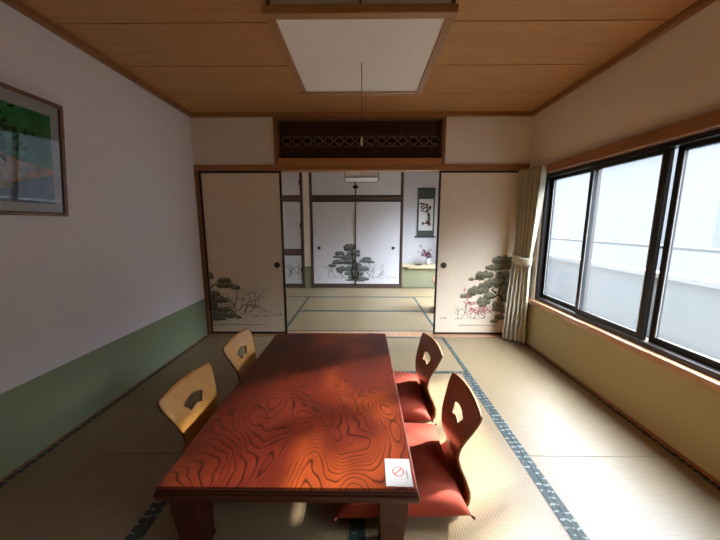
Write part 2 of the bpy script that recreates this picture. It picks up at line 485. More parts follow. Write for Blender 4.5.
# ------------------------------------------------------------------ painted pines and plum bushes
def bough(mb, cx, cz, w, h, y, rnd, lay, g=(0, 1, 2), spike=.012):
    """one cloud of pine needles: ragged dome, dark underside, paler strokes"""
    n = max(10, int(w / .012)); top = []; k = max(2, int(w / .055))
    for i in range(n + 1):
        u = -1 + 2 * i / n
        z = math.sqrt(max(0, 1 - u * u * .96)) * h * .62 * (.66 + .34 * abs(math.sin(u * k * 1.57 + 1)))
        top.append((cx + u * w / 2 + rnd.uniform(-1, 1) * spike * .3, y, cz - h * .2 + z + (spike * rnd.uniform(.2, 1) if i % 2 else 0)))
    bot = [(cx + w / 2 * (1 - 2 * i / n) * .96, y, cz - h * .2 - h * .28 * math.sqrt(max(0, 1 - (1 - 2 * i / n) ** 2)) * rnd.uniform(.5, 1.1)) for i in range(1, n)]
    c = (cx, y, cz - h * .1)
    ring = top + bot
    mb.add([c] + ring, [(0, 1 + i, 1 + (i + 1) % len(ring)) for i in range(len(ring))], g[0])
    for i in range(2, n - 2):                      # pale fringe of needles along the top, dark ones along the underside
        p = top[i]; a = PI / 2 + (i / n - .5) * -1.6 + rnd.uniform(-.35, .35); l = rnd.uniform(.010, .020)
        mb.add([(p[0] - .002, y - lay, p[2] - .010), (p[0] + .002, y - lay, p[2] - .010), (p[0] + math.cos(a) * l, y - lay, p[2] - .006 + math.sin(a) * l)], [(0, 1, 2)], g[1])
    for i in range(0, len(bot), 2):
        p = bot[i]
        mb.add([(p[0] - .006, y - lay, p[2] + .004), (p[0] + .006, y - lay, p[2] + .004), (p[0], y - lay, p[2] + .014)], [(0, 1, 2)], g[2])
    for i in range(int(w * h * 14000) + 6):
        u = rnd.uniform(-.9, .9); v = rnd.uniform(-.3, .85)
        if u * u + v * v > .95: continue
        x = cx + u * w / 2; z = cz - h * .2 + v * h * .55; l = rnd.uniform(.010, .024); a = PI / 2 + rnd.uniform(-.9, .9)
        dx, dz = math.cos(a) * l, math.sin(a) * l; wd = .0016
        gi = g[1] if v > .15 or rnd.random() < .35 else g[2]
        mb.add([(x - wd, y - lay, z), (x + wd, y - lay, z), (x + dx, y - lay, z + dz)], [(0, 1, 2)], gi)

def stroke(mb, pts, w0, w1, y, gi):
    n = len(pts); L = []; Rr = []
    for i, p in enumerate(pts):
        a = pts[max(i - 1, 0)]; b = pts[min(i + 1, n - 1)]
        d = Vector((b[0] - a[0], b[1] - a[1])).normalized(); nx, nz = -d.y, d.x
        w = (w0 + (w1 - w0) * i / (n - 1)) / 2
        L.append((p[0] + nx * w, y, p[1] + nz * w)); Rr.append((p[0] - nx * w, y, p[1] - nz * w))
    mb.add(L + Rr, [(i, i + 1, n + i + 1, n + i) for i in range(n - 1)], gi)

def twig(mb, x, z, a, l, w, depth, y, rnd, gi, flower=None):
    pts = [(x, z)]
    for i in range(4):
        a += rnd.uniform(-.35, .35); x += math.cos(a) * l / 4; z += math.sin(a) * l / 4; pts.append((x, z))
    stroke(mb, pts, w, w * .55, y, gi)
    if flower is not None:
        for p in pts[2:]:
            if rnd.random() < .6: disc(mb, p[0] + rnd.uniform(-.006, .006), p[1] + rnd.uniform(-.006, .006), rnd.uniform(.004, .009), y - .0006, flower)
    if depth:
        for p in (pts[2], pts[3], pts[4]):
            if rnd.random() < .85: twig(mb, p[0], p[1], a + rnd.choice((-1, 1)) * rnd.uniform(.35, .9), l * rnd.uniform(.55, .75), w * .6, depth - 1, y, rnd, gi, flower)

def disc(mb, x, z, r, y, gi, n=7):
    mb.add([(x + r * math.cos(2 * PI * k / n), y, z + r * math.sin(2 * PI * k / n)) for k in range(n)], [tuple(range(n))], gi)

def tuft(mb, cx, cz, w, y, rnd, gi, nn=12):
    for i in range(nn):
        x = cx + rnd.uniform(-.5, .5) * w; a = PI / 2 + rnd.uniform(-1.2, 1.2); l = rnd.uniform(.008, .022)
        stroke(mb, [(x, cz), (x + math.cos(a) * l, cz + math.sin(a) * l)], .004, .001, y, gi)

def clip_x(mb, lo, hi, zlo=-9):
    mb.v = [(min(max(v[0], lo), hi), v[1], max(v[2], zlo)) for v in mb.v]

def handle(parent, x, y, z, r=.026):
    h = MB().lathe([(r, .001), (r, -.005), (r * .86, -.0055), (r * .80, -.002), (.002, -.001)], (x, y, z), 24, 0, 'y').build('handle', M['brass'], parent)
    MB().lathe([(r * .78, -.001), (r * .74, -.0025), (.002, -.003)], (x, y, z), 20, 0, 'y').build('finger_cup', M['black'], h)
    return h

def sliding_panel(name, x0, x1, y, z0, z1, label, cat, paper, parent=None, loc0=None):
    """papered panel with a black lacquered rim; coordinates local to the panel's lower left corner"""
    w, h = x1 - x0, z1 - z0
    if parent is None: t = thing(name, label, cat, (x0, y, z0))
    else: t = bpy.data.objects.new(name, None); COL.objects.link(t); t.parent = parent; t.location = loc0
    e = .020
    f = MB(); f.box(0, e, 0, .022, 0, h); f.box(w - e, w, 0, .022, 0, h); f.box(e, w - e, 0, .022, 0, e); f.box(e, w - e, 0, .022, h - e, h)
    f.build('rim', M['lacquer'], t, .002)
    box('paper_panel', e - .002, w - e + .002, .004, .018, e - .002, h - e + .002, paper, t)
    return t

# left sliding door
LX0, LX1, PY = -1.716, -.856, YF + .015
dl = sliding_panel('sliding_door', LX0, LX1, PY, .006, 1.774, 'cream papered sliding door left of the opening, painted with grey pine boughs and bare plum twigs', 'sliding door', M['paper'])
handle(dl, ony(277, 265, PY)[0] - LX0, .004, ony(277, 265, PY)[1] - .006, .033)
rnd = random.Random(3); mb = MB()
def L5(cx, cy):
    x, z = ony(190 + cx / 5.4, 240 + cy / 5.4, PY); return x - LX0, z - .006
S5 = 1 / 5.4 / 94.
PYL = .0034
for cx, cy, w, h in [(105, 193, 45, 30), (185, 218, 75, 25), (188, 243, 90, 30), (245, 255, 50, 24), (125, 290, 75, 28), (120, 312, 60, 40), (165, 322, 85, 30), (120, 345, 60, 40), (125, 365, 50, 30), (185, 375, 85, 22), (155, 400, 115, 28), (150, 422, 95, 22), (225, 405, 60, 30), (262, 418, 28, 16)]:
    x, z = L5(cx, cy); bough(mb, x, z, w * S5 * 1.12, h * S5 * 1.55, PYL, rnd, .0008, (0, 1, 2))
stroke(mb, [L5(95, 262), L5(118, 252), L5(138, 236), L5(150, 228)], .018, .006, PYL - .001, 2)
for cx, cy, a, l in [(250, 385, 2.0, .10), (265, 385, 1.3, .13), (290, 390, .9, .14), (320, 390, .6, .13), (300, 395, 1.6, .13), (250, 390, 2.5, .07), (340, 370, .8, .12), (240, 360, 1.5, .1)]:
    x, z = L5(cx, cy); twig(mb, x, z, a, l, .010, 3, PYL, rnd, 3)
for cx, cy, w in [(300, 402, 60), (350, 414, 30), (400, 414, 40), (440, 408, 60), (480, 406, 40), (215, 425, 30)]:
    x, z = L5(cx, cy); tuft(mb, x, z, w * S5, PYL, rnd, 3, 14)
for i in range(50):
    x, z = L5(rnd.uniform(200, 420), rnd.uniform(250, 390)); disc(mb, x, z, rnd.uniform(.002, .005), PYL, 4)
x, z = L5(270, 458); stroke(mb, [(x - .30, z), (x - .1, z + .004), (x + .12, z), (x + .30, z + .002)], .02, .012, PYL, 5)
clip_x(mb, .024, LX1 - LX0 - .024)
mb.build('pine_painting', [M['ink_green'], M['ink_light'], M['ink_dark'], M['ink_grey'], M['ink_mist'], M['ink_mist']], dl, fix=False)

# right sliding door
RX0, RX1 = .792, 1.645
dr = sliding_panel('sliding_door', RX0, RX1, PY, .006, 1.774, 'cream papered sliding door right of the opening by the curtain, painted with a pine and pink blossom', 'sliding door', M['paper'])
handle(dr, ony(443.6, 265.4, PY)[0] - RX0, .004, ony(443.6, 265.4, PY)[1] - .006, .033)
rnd = random.Random(5); mb = MB()
def R5(cx, cy):
    x, z = ony(430 + cx / 5.4, 240 + cy / 5.4, PY); return x - RX0, z - .006
for cx, cy, w, h in [(400, 108, 120, 40), (355, 148, 105, 28), (420, 140, 90, 30), (295, 187, 95, 34), (225, 212, 28, 14), (268, 205, 50, 22), (405, 190, 95, 40), (430, 225, 80, 40), (370, 228, 150, 38), (300, 245, 70, 30), (262, 270, 110, 36), (195, 302, 65, 24), (225, 288, 50, 24), (415, 265, 65, 50), (290, 328, 75, 42), (285, 350, 40, 26), (405, 312, 75, 42), (370, 348, 65, 42), (360, 372, 50, 26), (405, 378, 60, 32), (378, 415, 55, 26), (347, 438, 42, 16), (320, 300, 60, 30)]:
    x, z = R5(cx, cy); bough(mb, x, z, w * S5 * 1.12, h * S5 * 1.55, PYL, rnd, .0008, (0, 1, 2))
for pts in ([(385, 175), (370, 185), (358, 172)], [(360, 290), (335, 270), (352, 252), (378, 262), (368, 285)], [(395, 330), (372, 290), (380, 250), (405, 215), (390, 180)], [(372, 295), (340, 312), (305, 320)]):
    stroke(mb, [R5(*p) for p in pts], .022, .010, PYL - .001, 2)
for cx, cy, a, l in [(150, 425, 1.4, .08), (170, 425, 1.0, .09), (215, 415, 1.4, .12), (240, 418, 1.2, .12), (265, 415, 2.0, .09), (290, 418, .9, .08), (300, 418, 2.2, .1), (150, 385, .4, .06), (185, 395, 1.2, .1)]:
    x, z = R5(cx, cy); twig(mb, x, z, a, l, .006, 2, PYL, rnd, 2, 4 if cx > 180 else None)
for cx, cy in [(205, 330), (215, 345), (228, 352), (225, 375), (235, 385), (222, 392), (290, 372), (298, 380), (285, 385), (192, 272), (240, 342), (208, 305)]:
    for q in range(4):
        x, z = R5(cx + rnd.uniform(-8, 8), cy + rnd.uniform(-8, 8)); disc(mb, x, z, rnd.uniform(.006, .011), PYL - .0012, 4)
for cx, cy, w in [(75, 424, 45), (165, 428, 60), (230, 422, 60), (300, 424, 70), (255, 428, 60)]:
    x, z = R5(cx, cy); tuft(mb, x, z, w * S5, PYL, rnd, 2, 16)
x, z = R5(250, 462); stroke(mb, [(x - .20, z), (x, z + .004), (x + .22, z)], .02, .012, PYL, 5)
clip_x(mb, .024, RX1 - RX0 - .024)
mb.build('pine_painting', [M['ink_green'], M['ink_light'], M['ink_dark'], M['ink_grey'], M['ink_pink'], M['ink_mist']], dr, fix=False)

# ------------------------------------------------------------------ far room: closets, alcove
def bk(px, py, Y=YB): return ony(px, py, Y)
CX0, CX1 = bk(312.5, 285)[0], bk(400.5, 285)[0]
struct(box('wall_far_room_back', XL, CX1 + .04, YE, YE + .1, -.03, CE + .02, M['wall_white']))
# main closet
cz = dict(fl0=.03, b=bk(340, 287)[1], t=bk(340, 201)[1], r0=bk(340, 201)[1], r1=bk(340, 196.5)[1])
c = thing('built_in_closet', 'wide built-in closet straight ahead in far room with two pine-painted lower doors', 'closet', ((CX0 + CX1) / 2, YB, 0))
w2 = (CX1 - CX0) / 2; ZT = 1.66; ZU = 1.745; ZTOP = 2.27
f = MB()
f.box(-w2 - .018, -w2 + .012, -.02, .40, 0, ZTOP); f.box(w2 - .012, w2 + .022, -.02, .40, 0, ZTOP)
f.box(-w2, w2, -.012, .40, 0, .055); f.box(-w2, w2, -.015, .40, ZT + .005, ZU - .005); f.box(-w2, w2, -.015, .40, ZTOP - .03, ZTOP)
f.box(-w2, w2, .39, .40, 0, ZTOP)
f.build('case', M['closet_wood'], c, .003)
def closet_door(x0, x1, z0, z1, hx, hz, parent=c, nm='door'):
    d = sliding_panel(nm, x0, x1, 0, z0, z1, None, None, M['paper_back'], parent, (x0, 0, z0))
    if hx is not None: handle(d, hx, .004, hz, .030)
    return d
xm = bk(355.7, 240)[0] - (CX0 + CX1) / 2
d1 = closet_door(-w2 + .012, xm + .012, .055, ZT, None, None)
d2 = closet_door(xm - .012, w2 - .012, .055, ZT, None, None)
d1.location.y = .012; d2.location.y = -.012
hz = bk(319, 248)[1] - .055
handle(d1, bk(319, 248)[0] - (CX0 + CX1) / 2 - d1.location.x, .004, hz, .032); handle(d2, bk(393, 248)[0] - (CX0 + CX1) / 2 - d2.location.x, .004, hz, .032)
u1 = closet_door(-w2 + .012, xm + .008, ZU, ZTOP - .03, None, None, nm='upper_door'); u2 = closet_door(xm - .008, w2 - .012, ZU, ZTOP - .03, None, None, nm='upper_door')
for dd, xx in ((u1, u1 and (xm + .008 + w2 - .012) - .03), (u2, .03)):
    MB().lathe([(.03, .002), (.03, -.012), (.02, -.016), (.003, -.018)], (xx, .004, .165), 20, 0, 'y').build('handle', M['black'], dd)
rnd = random.Random(9); Sb = 1 / 7.2 / 51.5
def paint_closet(door, boughs, trunk, bushes, tufts):
    mb = MB(); ox = (CX0 + CX1) / 2 + door.location.x; yy = .0032
    def P(cx, cy):
        x, z = bk(310 + cx / 7.2, 220 + cy / 7.2); return x - ox, z - door.location.z
    for cx, cy, w, h in boughs:
        x, z = P(cx, cy); bough(mb, x, z, w * Sb * 1.1, h * Sb * 1.4, yy, rnd, .0008, (0, 1, 2), .016)
    for pts, a, b in trunk: stroke(mb, [P(*p) for p in pts], a, b, yy - .001, 2)
    for cx, cy, a, l in bushes:
        x, z = P(cx, cy); twig(mb, x, z, a, l, .009, 2, yy, rnd, 2)
    for cx, cy, w in tufts:
        x, z = P(cx, cy); tuft(mb, x, z, w * Sb, yy, rnd, 2, 18)
    wd = (xm + w2)
    clip_x(mb, .023, (wd if door is d1 else w2 - .012 - xm + .012) - .024)
    mb.build('pine_painting', [M['ink_teal'], M['ink_teal_l'], M['ink_dark']], door, fix=False)
paint_closet(d1, [(285, 192, 85, 36), (275, 208, 60, 28), (212, 240, 65, 26), (190, 265, 50, 16), (260, 268, 85, 34), (295, 240, 55, 30), (200, 302, 75, 32), (160, 328, 55, 24), (265, 300, 60, 34), (225, 352, 75, 32), (290, 300, 60, 40), (215, 372, 45, 18), (290, 348, 70, 32), (280, 382, 65, 30), (300, 410, 50, 26), (290, 432, 60, 14)],
             [([(312, 430), (300, 370), (312, 300), (300, 240), (308, 200)], .05, .015)],
             [(130, 415, 1.2, .14), (180, 415, 1.7, .2), (200, 415, 1.1, .18), (230, 418, 1.4, .14), (250, 420, 2.0, .12)],
             [(68, 424, 40), (140, 420, 50), (200, 418, 90), (250, 420, 60)])
paint_closet(d2, [(345, 250, 30, 24), (345, 225, 30, 20), (410, 275, 60, 14), (400, 292, 85, 26), (440, 302, 50, 16), (350, 320, 40, 26), (385, 348, 75, 32), (345, 345, 40, 30), (355, 382, 60, 34), (350, 412, 60, 28), (385, 422, 80, 22), (360, 434, 70, 14)],
             [([(336, 430), (345, 390), (338, 340), (336, 300)], .05, .02)],
             [(420, 415, 1.2, .16), (450, 415, 1.5, .2), (480, 415, 1.0, .18), (500, 415, .8, .14), (440, 415, 2.0, .14)],
             [(430, 420, 60), (480, 416, 60), (520, 420, 20), (575, 420, 50), (610, 414, 16)])
# plaster column and left closet
LC1 = bk(304.5, 280)[0]; LC0 = XL + .012
pc = struct(box('wall_far_room_column', LC1 + .016, CX0 - .020, YB - .005, YB + .3, .42, 2.30, M['wall_white']))
box('wainscot', LC1 + .016, CX0 - .020, YB - .005, YB + .3, 0, .42, M['wall_sage'], pc)
c2 = thing('built_in_closet', 'narrow built-in closet at the left of far room with three stacked doors', 'closet', (LC1, YB, 0))
wd = LC1 - LC0
f = MB()
f.box(-.022, .014, -.02, .40, 0, ZTOP); f.box(-wd, -wd + .03, -.02, .40, 0, ZTOP)
Z1, Z2 = bk(294, 254.5)[1], bk(294, 250)[1]
for a, b in ((0, .055), (Z1, Z2), (ZT + .005, ZU - .005), (ZTOP - .03, ZTOP)): f.box(-wd, 0, -.014, .40, a, b)
f.box(-wd, 0, .39, .40, 0, ZTOP)
f.build('case', M['closet_wood'], c2, .003)
for a, b, nm in ((.055, Z1, 'lower_door'), (Z2, ZT + .005, 'door'), (ZU - .005, ZTOP - .03, 'upper_door')):
    d = closet_door(-wd + .03, -.022, a, b, None, None, c2, nm)
    W = wd - .052
    box('handle', W - .035, W - .008, -.010, .004, (b - a) * .5 - .045, (b - a) * .5 + .045, M['black'], d, .004)
    if nm == 'lower_door':
        mb = MB(); rnd = random.Random(12); yy = .0032
        def P2(cx, cy):
            x, z = bk(280 + cx / 10.8, 240 + cy / 10.8); return x - (LC1 - wd + .03), z - a
        for cx, cy, an, l in [(95, 410, 1.2, .16), (110, 400, .9, .2), (150, 400, 1.2, .2), (200, 410, 1.5, .2), (235, 400, 1.9, .2), (130, 380, 1.6, .15), (90, 370, .8, .15)]:
            x, z = P2(cx, cy); twig(mb, x, z, an, l, .009, 2, yy, rnd, 2)
        for cx, cy, w in [(105, 370, 50), (100, 395, 60), (145, 425, 40), (205, 422, 70), (235, 424, 30)]:
            x, z = P2(cx, cy); tuft(mb, x, z, w / 10.8 / 51.5, yy, rnd, 2, 18)
        clip_x(mb, .023, W - .024)
        mb.build('plum_painting', [M['ink_teal'], M['ink_teal_l'], M['ink_grey']], d, fix=False)
# alcove
AX0 = CX1 + .03
struct(box('wall_alcove_back', AX0, XR, YE, YE + .1, -.03, CE + .02, M['paper_back']))
struct(box('wall_alcove_front', AX0, XR, YB + .01, YB + .05, 0, .40, M['wall_sage']))
struct(box('trim_14', XL, XR, YB - .03, YB, CE - .04, CE, M['trim'], None, .004))
struct(box('wall_far_room_top', XL, CX1 + .04, YB - .01, YB + .38, 2.275, CE + .01, M['wall_white']))
sh = thing('alcove_shelf', 'pale wooden floor board raised in the alcove under the hanging scroll', 'shelf', ((AX0 + XR) / 2, YB, .40))
ws = (XR - AX0) / 2
box('board', -ws, ws, -.02, YE - YB - .002, 0, .03, M['pale_board'], sh, .004)
box('front_edge', -ws + .10, ws, -.034, -.02, -.02, .03, M['pale_board'], sh, .003)
SHZ = .43
# hanging scroll
SY = YE - .012
sx0, zt = ony(418, 188.5, SY); sx1, _ = ony(435.5, 188.5, SY); _, zb = ony(427, 236.5, SY); sxc = (sx0 + sx1) / 2
s = thing('hanging_scroll', 'hanging scroll with dark brush painting on white paper, dark green mount, on alcove wall', 'scroll', (sxc, SY, zb))
sw = (sx1 - sx0) / 2; shh = zt - zb
box('mount', -sw, sw, -.003, .002, 0, shh, M['scroll_cloth'], s)
pz0, pz1 = ony(427, 230.5, SY)[1] - zb, ony(427, 199, SY)[1] - zb
box('paper', -sw * .82, sw * .82, -.005, -.002, pz0, pz1, M['scroll_paper'], s)
mb = MB(); rnd = random.Random(21); ph = pz1 - pz0
for cx, cz, w, h in [(-.35, .82, .25, .14), (-.30, .70, .22, .16), (.05, .78, .3, .12), (.28, .72, .25, .12), (.12, .62, .2, .1), (.25, .48, .2, .1), (.28, .36, .3, .14), (.15, .26, .35, .14), (.3, .22, .25, .14), (-.2, .22, .2, .05)]:
    for q in range(7):
        x = (cx + rnd.uniform(-.5, .5) * w) * sw * 1.3; z = pz0 + (cz + rnd.uniform(-.5, .5) * h) * ph; a = rnd.uniform(0, PI); l = rnd.uniform(.03, .07)
        stroke(mb, [(x - math.cos(a) * l / 2, z - math.sin(a) * l / 2), (x, z), (x + math.cos(a) * l / 2, z + math.sin(a) * l / 2)], .026, .012, -.0056, rnd.choice((0, 0, 1)))
stroke(mb, [(.10 * sw, pz0 + .85 * ph), (.25 * sw, pz0 + .6 * ph), (.22 * sw, pz0 + .4 * ph), (.3 * sw, pz0 + .2 * ph)], .02, .01, -.0054, 1)
mb.build('brush_painting', [M['ink_maroon'], M['ink_dark']], s, fix=False)
MB().tube([(-sw - .04, -.012, -.004), (sw + .04, -.012, -.004)], .012, 12).build('roller', M['black'], s)
MB().tube([(-sw - .005, -.006, shh), (sw + .005, -.006, shh)], .007, 10).build('top_rod', M['black'], s)
MB().tube([(-sw * .4, -.006, shh), (0, -.004, shh + .07), (sw * .4, -.006, shh)], .0025, 6).build('cord', M['cord'], s)
# vase and spray
vx = ony(428, 262, 5.86)[0]
v = thing('vase', 'small pale rounded vase on the alcove shelf', 'vase', (vx, 5.86, SHZ))
MB().lathe([(.028, 0), (.034, .006), (.052, .04), (.050, .07), (.030, .10), (.024, .115), (.034, .13), (.029, .13), (.018, .112), (.01, .06)], (0, 0, 0), 28).build('body', M['vase'], v)
fa = thing('flower_spray', 'spray of dark stems with reddish purple blossoms standing in the pale vase', 'flowers', (vx, 5.86, SHZ + .10))
rnd = random.Random(4); st = MB(); bl = MB(); lf = MB()
for dx, dz, k in [(-.19, .30, 1), (-.12, .20, 1), (-.06, .16, 1), (.0, .26, 1), (.05, .22, 1), (-.02, .13, 0), (.09, .15, 1), (-.20, .17, 1)]:
    pts = [Vector((0, 0, -.04)), Vector((dx * .25, rnd.uniform(-.02, .02), dz * .4)), Vector((dx * .65, rnd.uniform(-.03, .03), dz * .75)), Vector((dx, rnd.uniform(-.04, .04), dz))]
    st.tube(pts, [.0035, .003, .0025, .0015], 6)
    for q in range(5):
        p = pts[1].lerp(pts[3], rnd.random()) + Vector((rnd.uniform(-.02, .02), rnd.uniform(-.02, .02), rnd.uniform(-.02, .02)))
        r = rnd.uniform(.008, .015)
        for a in range(5):
            an = 2 * PI * a / 5; cc = p + Vector((math.cos(an) * r, -.004, math.sin(an) * r))
            bl.add([p, cc + Vector((-r * .5, 0, r * .3)), cc + Vector((math.cos(an) * r * .4, -.006, math.sin(an) * r * .4)), cc + Vector((r * .5, 0, -r * .3))], [(0, 1, 2, 3)])
    for q in range(3):
        p = pts[0].lerp(pts[2], rnd.uniform(.5, 1)); an = rnd.uniform(0, 2 * PI); l = .05
        d = Vector((math.cos(an), rnd.uniform(-.3, .3), math.sin(an))) * l; nn = Vector((-d.z, 0, d.x)) * .25
        lf.add([p, p + d * .5 + nn, p + d, p + d * .5 - nn], [(0, 1, 2, 3)])
st.build('stems', M['twig'], fa); bl.build('blossoms', M['blossom'], fa, fix=False); lf.build('leaves', M['leafd'], fa, fix=False)
tx = ony(418, 266, 5.80)[0]
tr = MB().lathe([(.05, 0), (.075, .004), (.085, .016), (.080, .016), (.07, .008), (.004, .006)], (0, 0, 0), 28).build('small_tray', M['tray'], None, 0, (tx, 5.80, SHZ))
tag(tr, 'small black round tray on the alcove shelf left of the vase', 'tray')

# ------------------------------------------------------------------ tatami mats
def tatami(x0, x1, y0, y1, along, label, group, sides=(1, 1)):
    g = .0012
    cx, cy = (x0 + x1) / 2, (y0 + y1) / 2
    t = thing('tatami_mat', label, 'tatami mat', (cx, cy, -.03), 0, group)
    w, l = (x1 - x0) / 2 - g, (y1 - y0) / 2 - g
    box('rush_surface', -w, w, -l, l, 0, .03, M['tatami_' + along], t, .002)
    hw = .032
    for sgn, on in ((-1, sides[0]), (1, sides[1])):
        if not on: continue
        b = MB()
        if along == 'y': b.box(sgn * w if sgn < 0 else w - hw, -w + hw if sgn < 0 else w, -l, l, .012, .0318)
        else: b.box(-w, w, -l if sgn < 0 else l - hw, -l + hw if sgn < 0 else l, .012, .0318)
        b.build('border', M['heri_' + along], t)
    return t
XA, XM, XB = -.905, -.022, .86
G1 = 'tatami mats of the front room'; G2 = 'tatami mats of the far room'
YJ = 1.417
tatami(XL, XA, YJ, 3.10, 'y', 'tatami mat along the left wall reaching back to the left sliding door', G1)
tatami(XL, XA, -.25, YJ, 'y', 'tatami mat along the left wall nearest the camera', G1)
tatami(XB, XR, YJ + .003, 3.10, 'y', 'tatami mat under the windows reaching back to the curtain', G1)
tatami(XB, XR, -.25, YJ + .003, 'y', 'tatami mat along the window wall nearest the camera', G1)
tatami(XA, XB, 2.305, 3.10, 'x', 'tatami mat lying crosswise between the far end of the table and the threshold', G1)
tatami(XA, XM, .642, 2.305, 'y', 'tatami mat under the left half of the low table', G1)
tatami(XM, XB, .642, 2.305, 'y', 'tatami mat under the right half of the low table and the red cushions', G1)
tatami(XA, .845, 3.264, 4.08, 'x', 'crosswise tatami mat in the far room right behind the threshold', G2)
tatami(XA, .845, 4.08, 4.9, 'x', 'crosswise tatami mat in the middle of the far room', G2)
tatami(XL, XA, 3.264, 4.9, 'y', 'lengthwise tatami mat at the left side of the far room', G2)
tatami(.845, XR, 3.264, 4.9, 'y', 'lengthwise tatami mat at the right side of the far room', G2)
tatami(XL, -.035, 4.9, YB - .022, 'x', 'tatami mat in front of the left half of the far closets', G2)
tatami(-.035, XR, 4.9, YB - .036, 'x', 'tatami mat in front of the alcove and right closet door', G2)

# ------------------------------------------------------------------ low table
TX0, TX1, TY0, TY1, TH = -.727, .199, .877, 2.362, .33
tb = thing('low_table', 'low rectangular table with glossy red-brown swirling wood grain and thick square legs', 'table', ((TX0 + TX1) / 2, (TY0 + TY1) / 2, 0))
a, b = (TX1 - TX0) / 2, (TY1 - TY0) / 2
def slab(prof, mat, nm):
    m = MB(); vs = []
    for ins, z in prof:
        for sx, sy in ((-1, -1), (1, -1), (1, 1), (-1, 1)): vs.append((sx * (a - ins), sy * (b - ins), z))
    n = len(prof)
    fs = [(i * 4 + k, i * 4 + (k + 1) % 4, (i + 1) * 4 + (k + 1) % 4, (i + 1) * 4 + k) for i in range(n - 1) for k in range(4)]
    m.add(vs, fs + [(0, 1, 2, 3), tuple((n - 1) * 4 + k for k in range(4))])
    return m.build(nm, mat, tb, .003)
slab([(.020, .268), (.006, .276), (.002, .292), (.002, .304), (.007, .309), (.007, .314), (.010, .320)], M['table_side'], 'edge_moulding')
slab([(.008, .320), (.008, .325), (.012, .330)], M['table'], 'table_top')
ap = MB(); i0, i1, z0, z1 = .10, .125, .205, .27
ap.box(-a + i0, a - i0, -b + i0, -b + i1, z0, z1); ap.box(-a + i0, a - i0, b - i1, b - i0, z0, z1)
ap.box(-a + i0, -a + i1, -b + i1, b - i1, z0, z1); ap.box(a - i1, a - i0, -b + i1, b - i1, z0, z1)
ap.build('apron', M['table_side'], tb, .004)
for sx in (-1, 1):
    for sy in (-1, 1):
        L = MB(); vs = []
        prof = [(.0, .27), (.0, .20), (.006, .15), (.012, .08), (.010, .03), (.006, .0022)]
        for k, (ins, z) in enumerate(prof):
            x1_, y1_ = a - .035 - ins, b - .03 - ins
            wx = .105 - ins * 1.5
            for p, q in ((x1_ - wx, y1_ - wx), (x1_, y1_ - wx), (x1_, y1_), (x1_ - wx, y1_)): vs.append((sx * p, sy * q, z))
        n = len(prof)
        L.add(vs, [(i * 4 + k, i * 4 + (k + 1) % 4, (i + 1) * 4 + (k + 1) % 4, (i + 1) * 4 + k) for i in range(n - 1) for k in range(4)] + [(0, 1, 2, 3), tuple((n - 1) * 4 + k for k in range(4))])
        L.build('leg', M['table_side'], tb, .004)

# card with the prohibition mark
cd = thing('no_smoking_card', 'small white card with a red no-smoking symbol on the near right table corner', 'card', (.1305, .957, TH), -.02)
box('card', -.047, .047, -.061, .061, 0, .0012, M['white'], cd)
m = MB(); R0, R1 = .0185, .0215; n = 40
zc = .0016
vs = [(r * math.cos(2 * PI * k / n), .002 + r * math.sin(2 * PI * k / n), zc) for r in (R0, R1) for k in range(n)]
m.add(vs, [(k, (k + 1) % n, n + (k + 1) % n, n + k) for k in range(n)])
c45, w_ = math.cos(PI / 4), .0014
m.add([(-R0 * c45 - w_, .002 - R0 * c45 + w_, zc), (-R0 * c45 + w_, .002 - R0 * c45 - w_, zc), (R0 * c45 + w_, .002 + R0 * c45 - w_, zc), (R0 * c45 - w_, .002 + R0 * c45 + w_, zc)], [(0, 1, 2, 3)])
m.build('prohibition_symbol', M['red_print'], cd, fix=False)
m = MB(); m.box(-.012, .010, .000, .004, .0012, .0015); m.build('cigarette', M['grey_print'], cd)
m = MB(); rnd = random.Random(2)
for k in range(9): m.box(.030, .030 + rnd.uniform(.002, .0035), -.028 + k * .0042, -.0255 + k * .0042, .0012, .0015)
for k in range(5): m.box(.025 + rnd.uniform(0, .001), .0262, -.012 + k * .005, -.009 + k * .005, .0012, .0015)
m.build('black_text', M['black_print'], cd)
m = MB()
for k in range(6): m.box(-.034, -.030, -.020 + k * .010, -.016 + k * .010, .0012, .0015)
for k in range(5): m.box(-.018 + k * .009, -.013 + k * .009, .034, .0375, .0012, .0015); m.box(-.018 + k * .009, -.013 + k * .009, -.0395, -.036, .0012, .0015)
m.build('pale_text', M['grey_print'], cd)

